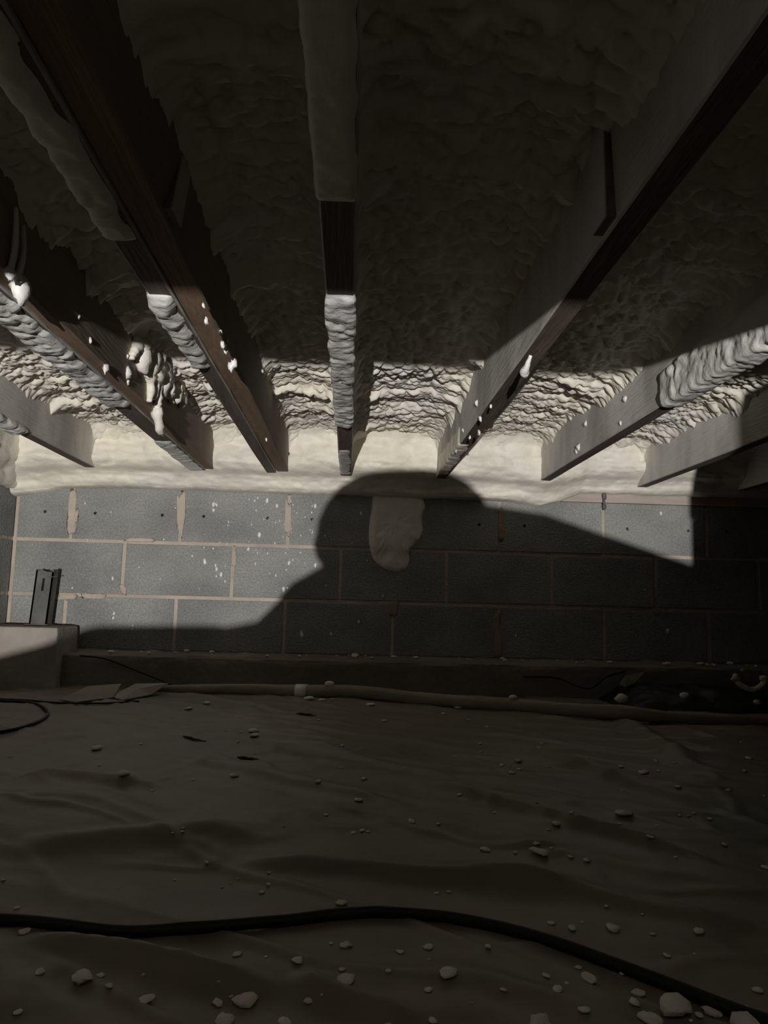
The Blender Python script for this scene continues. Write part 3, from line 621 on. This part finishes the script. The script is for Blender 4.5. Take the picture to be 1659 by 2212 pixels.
# crumbs lying on the pipe, in the heap and on the footing
for k, (a, b, s, lab) in enumerate([(717, 1483, 20, 'pale foam crumb perched on the pipe right of its tie band'), (1107, 1497, 16, 'white foam crumb perched on the pipe below the orange-stained block'), (1343, 1508, 28, 'flat pale stone-like foam lump at the left end of the black plastic'), (1478, 1502, 20, 'dim foam lump in the middle of the black plastic'), (1635, 1517, 14, 'small foam crumb at the right end of the black plastic')]):
    if k < 2:
        x = onZ(a, b, ZF+.05)[0]; i0 = int(np.argmin(abs(P[:, 0]*0+spline(path, 10)[:, 0]-x))) if False else int(np.argmin(abs(spline(path, 10)[:, 0]-x))); c = spline(path, 10)[i0]; c = c+np.array([0, -.004, np.interp(i0, range(len(rr)), rr)+.003])
    else:
        c = onY(a, b, 2.36)
    r = s/FPX*2.5*.5; tag(obj('foam_crumb', *lump(c, (r, r*.8, r*.62), 400+k, .3), 'foam_chip', smooth=True, loc=c), lab, 'foam crumb')
rng = random.Random(11)
for k in range(46):
    a = rng.uniform(200, 1640); y = rng.uniform(D-.155, D-.02)
    x = (a-755)/FPX*y*1.02; r = rng.choice([.003, .004, .005, .007, .009])
    tag(obj('foam_crumb', *lump((x, y, -.209+r*.45), (r*1.6, r, r*.6), 500+k, .4, rng.uniform(-1, 1), 8, 5), 'foam_chip', smooth=True, loc=(x, y, -.208)), 'tiny pale foam crumb lying on the footing ledge', 'foam crumb', 'foam crumbs on the footing ledge')

# ================================================================== BEHIND THE CAMERA (what shades the scene)
# girder carrying the joists: its lower front edge cuts the lamp's light off the near ceiling
zg = LAMP[2]+(.455-LAMP[2])/(1.08-LAMP[1])*(-.12-LAMP[1])
o = obj('girder', *box(XL, XR, -.26, -.12, zg, ZJ-.002), 'deck_wood', loc=(0, -.19, zg)); bevel(o, .003)
tag(o, 'timber girder under the joists, just behind the camera', 'beam')
xp = LAMP[0]+(1.305-LAMP[0])/(2.79-LAMP[1])*(-.12-LAMP[1])
t = thing('girder_pier', 'block pier carrying the girder, right behind the camera, casting the vertical shadow edge', 'pier', (xp+.2, -.25, ZF))
z = ZF-.02; k = 0
while z < zg-.02:
    h = min(.19, zg-z-.002); o = obj('block', *box(xp+.003*(k % 2), xp+.40, -.42, -.12, z, z+h), 'block', t); bevel(o, .004); z += h+.0005; k += 1

# the photographer: hooded figure on elbows, one leg stretched out to the left; the shadow on the wall is theirs
def capsule(bm, a, b, ra, rb, n=14):
    a = Vector(a); b = Vector(b); d = b-a; L = max(d.length, 1e-4); q = Vector((0, 0, 1)).rotation_difference(d.normalized())
    rows_ = []
    for i in range(6): th = -math.pi/2+math.pi/2*i/5; rows_.append((ra*math.cos(th), ra*math.sin(th)))
    for i in range(6): th = math.pi/2*i/5; rows_.append((rb*math.cos(th), L+rb*math.sin(th)))
    vs = []
    for r_, z_ in rows_:
        vs.append([bm.verts.new(a+q @ Vector((r_*math.cos(2*math.pi*j/n), r_*math.sin(2*math.pi*j/n), z_))) for j in range(n)])
    for i in range(len(vs)-1):
        for j in range(n): bm.faces.new((vs[i][j], vs[i][(j+1) % n], vs[i+1][(j+1) % n], vs[i+1][j]))
    bm.faces.new(vs[0][::-1]); bm.faces.new(vs[-1])
bm = bmesh.new()
cap = lambda *a: capsule(bm, *a)
PERSON = [
 ((.10, -1.05, -.215), (.06, -.80, -.185), .115, .125), ((.06, -.80, -.185), (.00, -.52, -.135), .125, .125),     # hips, belly, chest
 ((.00, -.50, -.12), (-.05, -.36, -.06), .11, .085),                                                            # neck
 ((-.09, -.31, -.035), (-.015, -.31, -.03), .112, .112), ((-.10, -.30, .005), (.00, -.30, .005), .070, .072),      # hooded head
 ((-.155, -.27, -.045), (-.155, -.25, -.05), .050, .045),                                                        # respirator cheek
 ((.03, -.45, -.075), (.14, -.42, -.075), .09, .080), ((.14, -.42, -.075), (.412, -.36, -.126), .080, .057), ((.412, -.36, -.126), (.30, -.16, -.285), .055, .035),   # right arm
 ((-.05, -.46, -.12), (-.19, -.42, -.175), .10, .075), ((-.19, -.42, -.175), (-.29, -.36, -.255), .070, .055), ((-.29, -.36, -.275), (-.14, -.14, -.295), .05, .033),  # left arm
 ((.04, -.98, -.23), (-.34, -.66, -.262), .10, .066), ((-.34, -.66, -.257), (-.50, -.62, -.261), .067, .067), ((-.50, -.62, -.263), (-.66, -.62, -.290), .062, .044), ((-.66, -.62, -.29), (-.80, -.60, -.292), .044, .040),  # left leg out
 ((.15, -1.02, -.23), (.28, -.72, -.255), .10, .07), ((.28, -.72, -.26), (.34, -1.10, -.28), .068, .048), ((.34, -1.10, -.285), (.36, -1.26, -.295), .045, .035)]
for a in PERSON: cap(*a)
for bx_, sg in ((.30, -1), (-.14, 1)):                          # hands flat on the sheet
    by = -.16 if sg < 0 else -.14
    for k, (dx, ln) in enumerate(((-.027, .055), (-.009, .066), (.009, .062), (.027, .048))):
        cap((bx_+dx*.8, by+.03, -.305), (bx_+dx*1.3, by+.03+ln*.6, -.308), .0095, .0085); 
    cap((bx_, by, -.30), (bx_, by+.04, -.304), .030, .026); cap((bx_+sg*.025, by+.0, -.305), (bx_+sg*.055, by+.03, -.31), .011, .009)
me = bpy.data.meshes.new('person'); bm.to_mesh(me); bm.free(); me.materials.append(MAT['suit'])
o = bpy.data.objects.new('person', me); C.objects.link(o)
rm = o.modifiers.new('remesh', 'REMESH'); rm.mode = 'VOXEL'; rm.voxel_size = .007; rm.use_smooth_shade = True
sm = o.modifiers.new('smooth', 'SMOOTH'); sm.iterations = 4; sm.factor = .5
tag(o, 'person in a hooded work suit behind the camera, seen only as the shadow', 'person')

# the lamp: a torch lying on the floor far behind, its lens at LAMP
t = thing('torch', 'torch lying on the floor behind the photographer, the only light', 'lamp', (LAMP[0], LAMP[1], ZF))
ax = np.array([.05, 1.0, .20]); ax /= np.linalg.norm(ax)
obj('torch_body', *tube([LAMP-ax*.30, LAMP-ax*.16, LAMP-ax*.10, LAMP-ax*.05, LAMP-ax*.012], [.020, .020, .022, .034, .036], 16), 'lamp_body', t, smooth=True)
obj('torch_stand', *box(LAMP[0]-.03, LAMP[0]+.03, LAMP[1]-.14, LAMP[1]-.06, ZF-.01, LAMP[2]-.03), 'lamp_body', t)
ld = bpy.data.lights.new('torch_light', 'SPOT'); ld.energy = LAMP_W; ld.color = LAMP_COL; ld.shadow_soft_size = .011; ld.spot_size = math.radians(50); ld.spot_blend = .4
lo = bpy.data.objects.new('torch_light', ld); C.objects.link(lo); lo.location = LAMP
lo.rotation_euler = Vector(ax.tolist()).to_track_quat('-Z', 'Y').to_euler()

for o in bpy.data.objects:
    if '_w' in o: del o['_w']
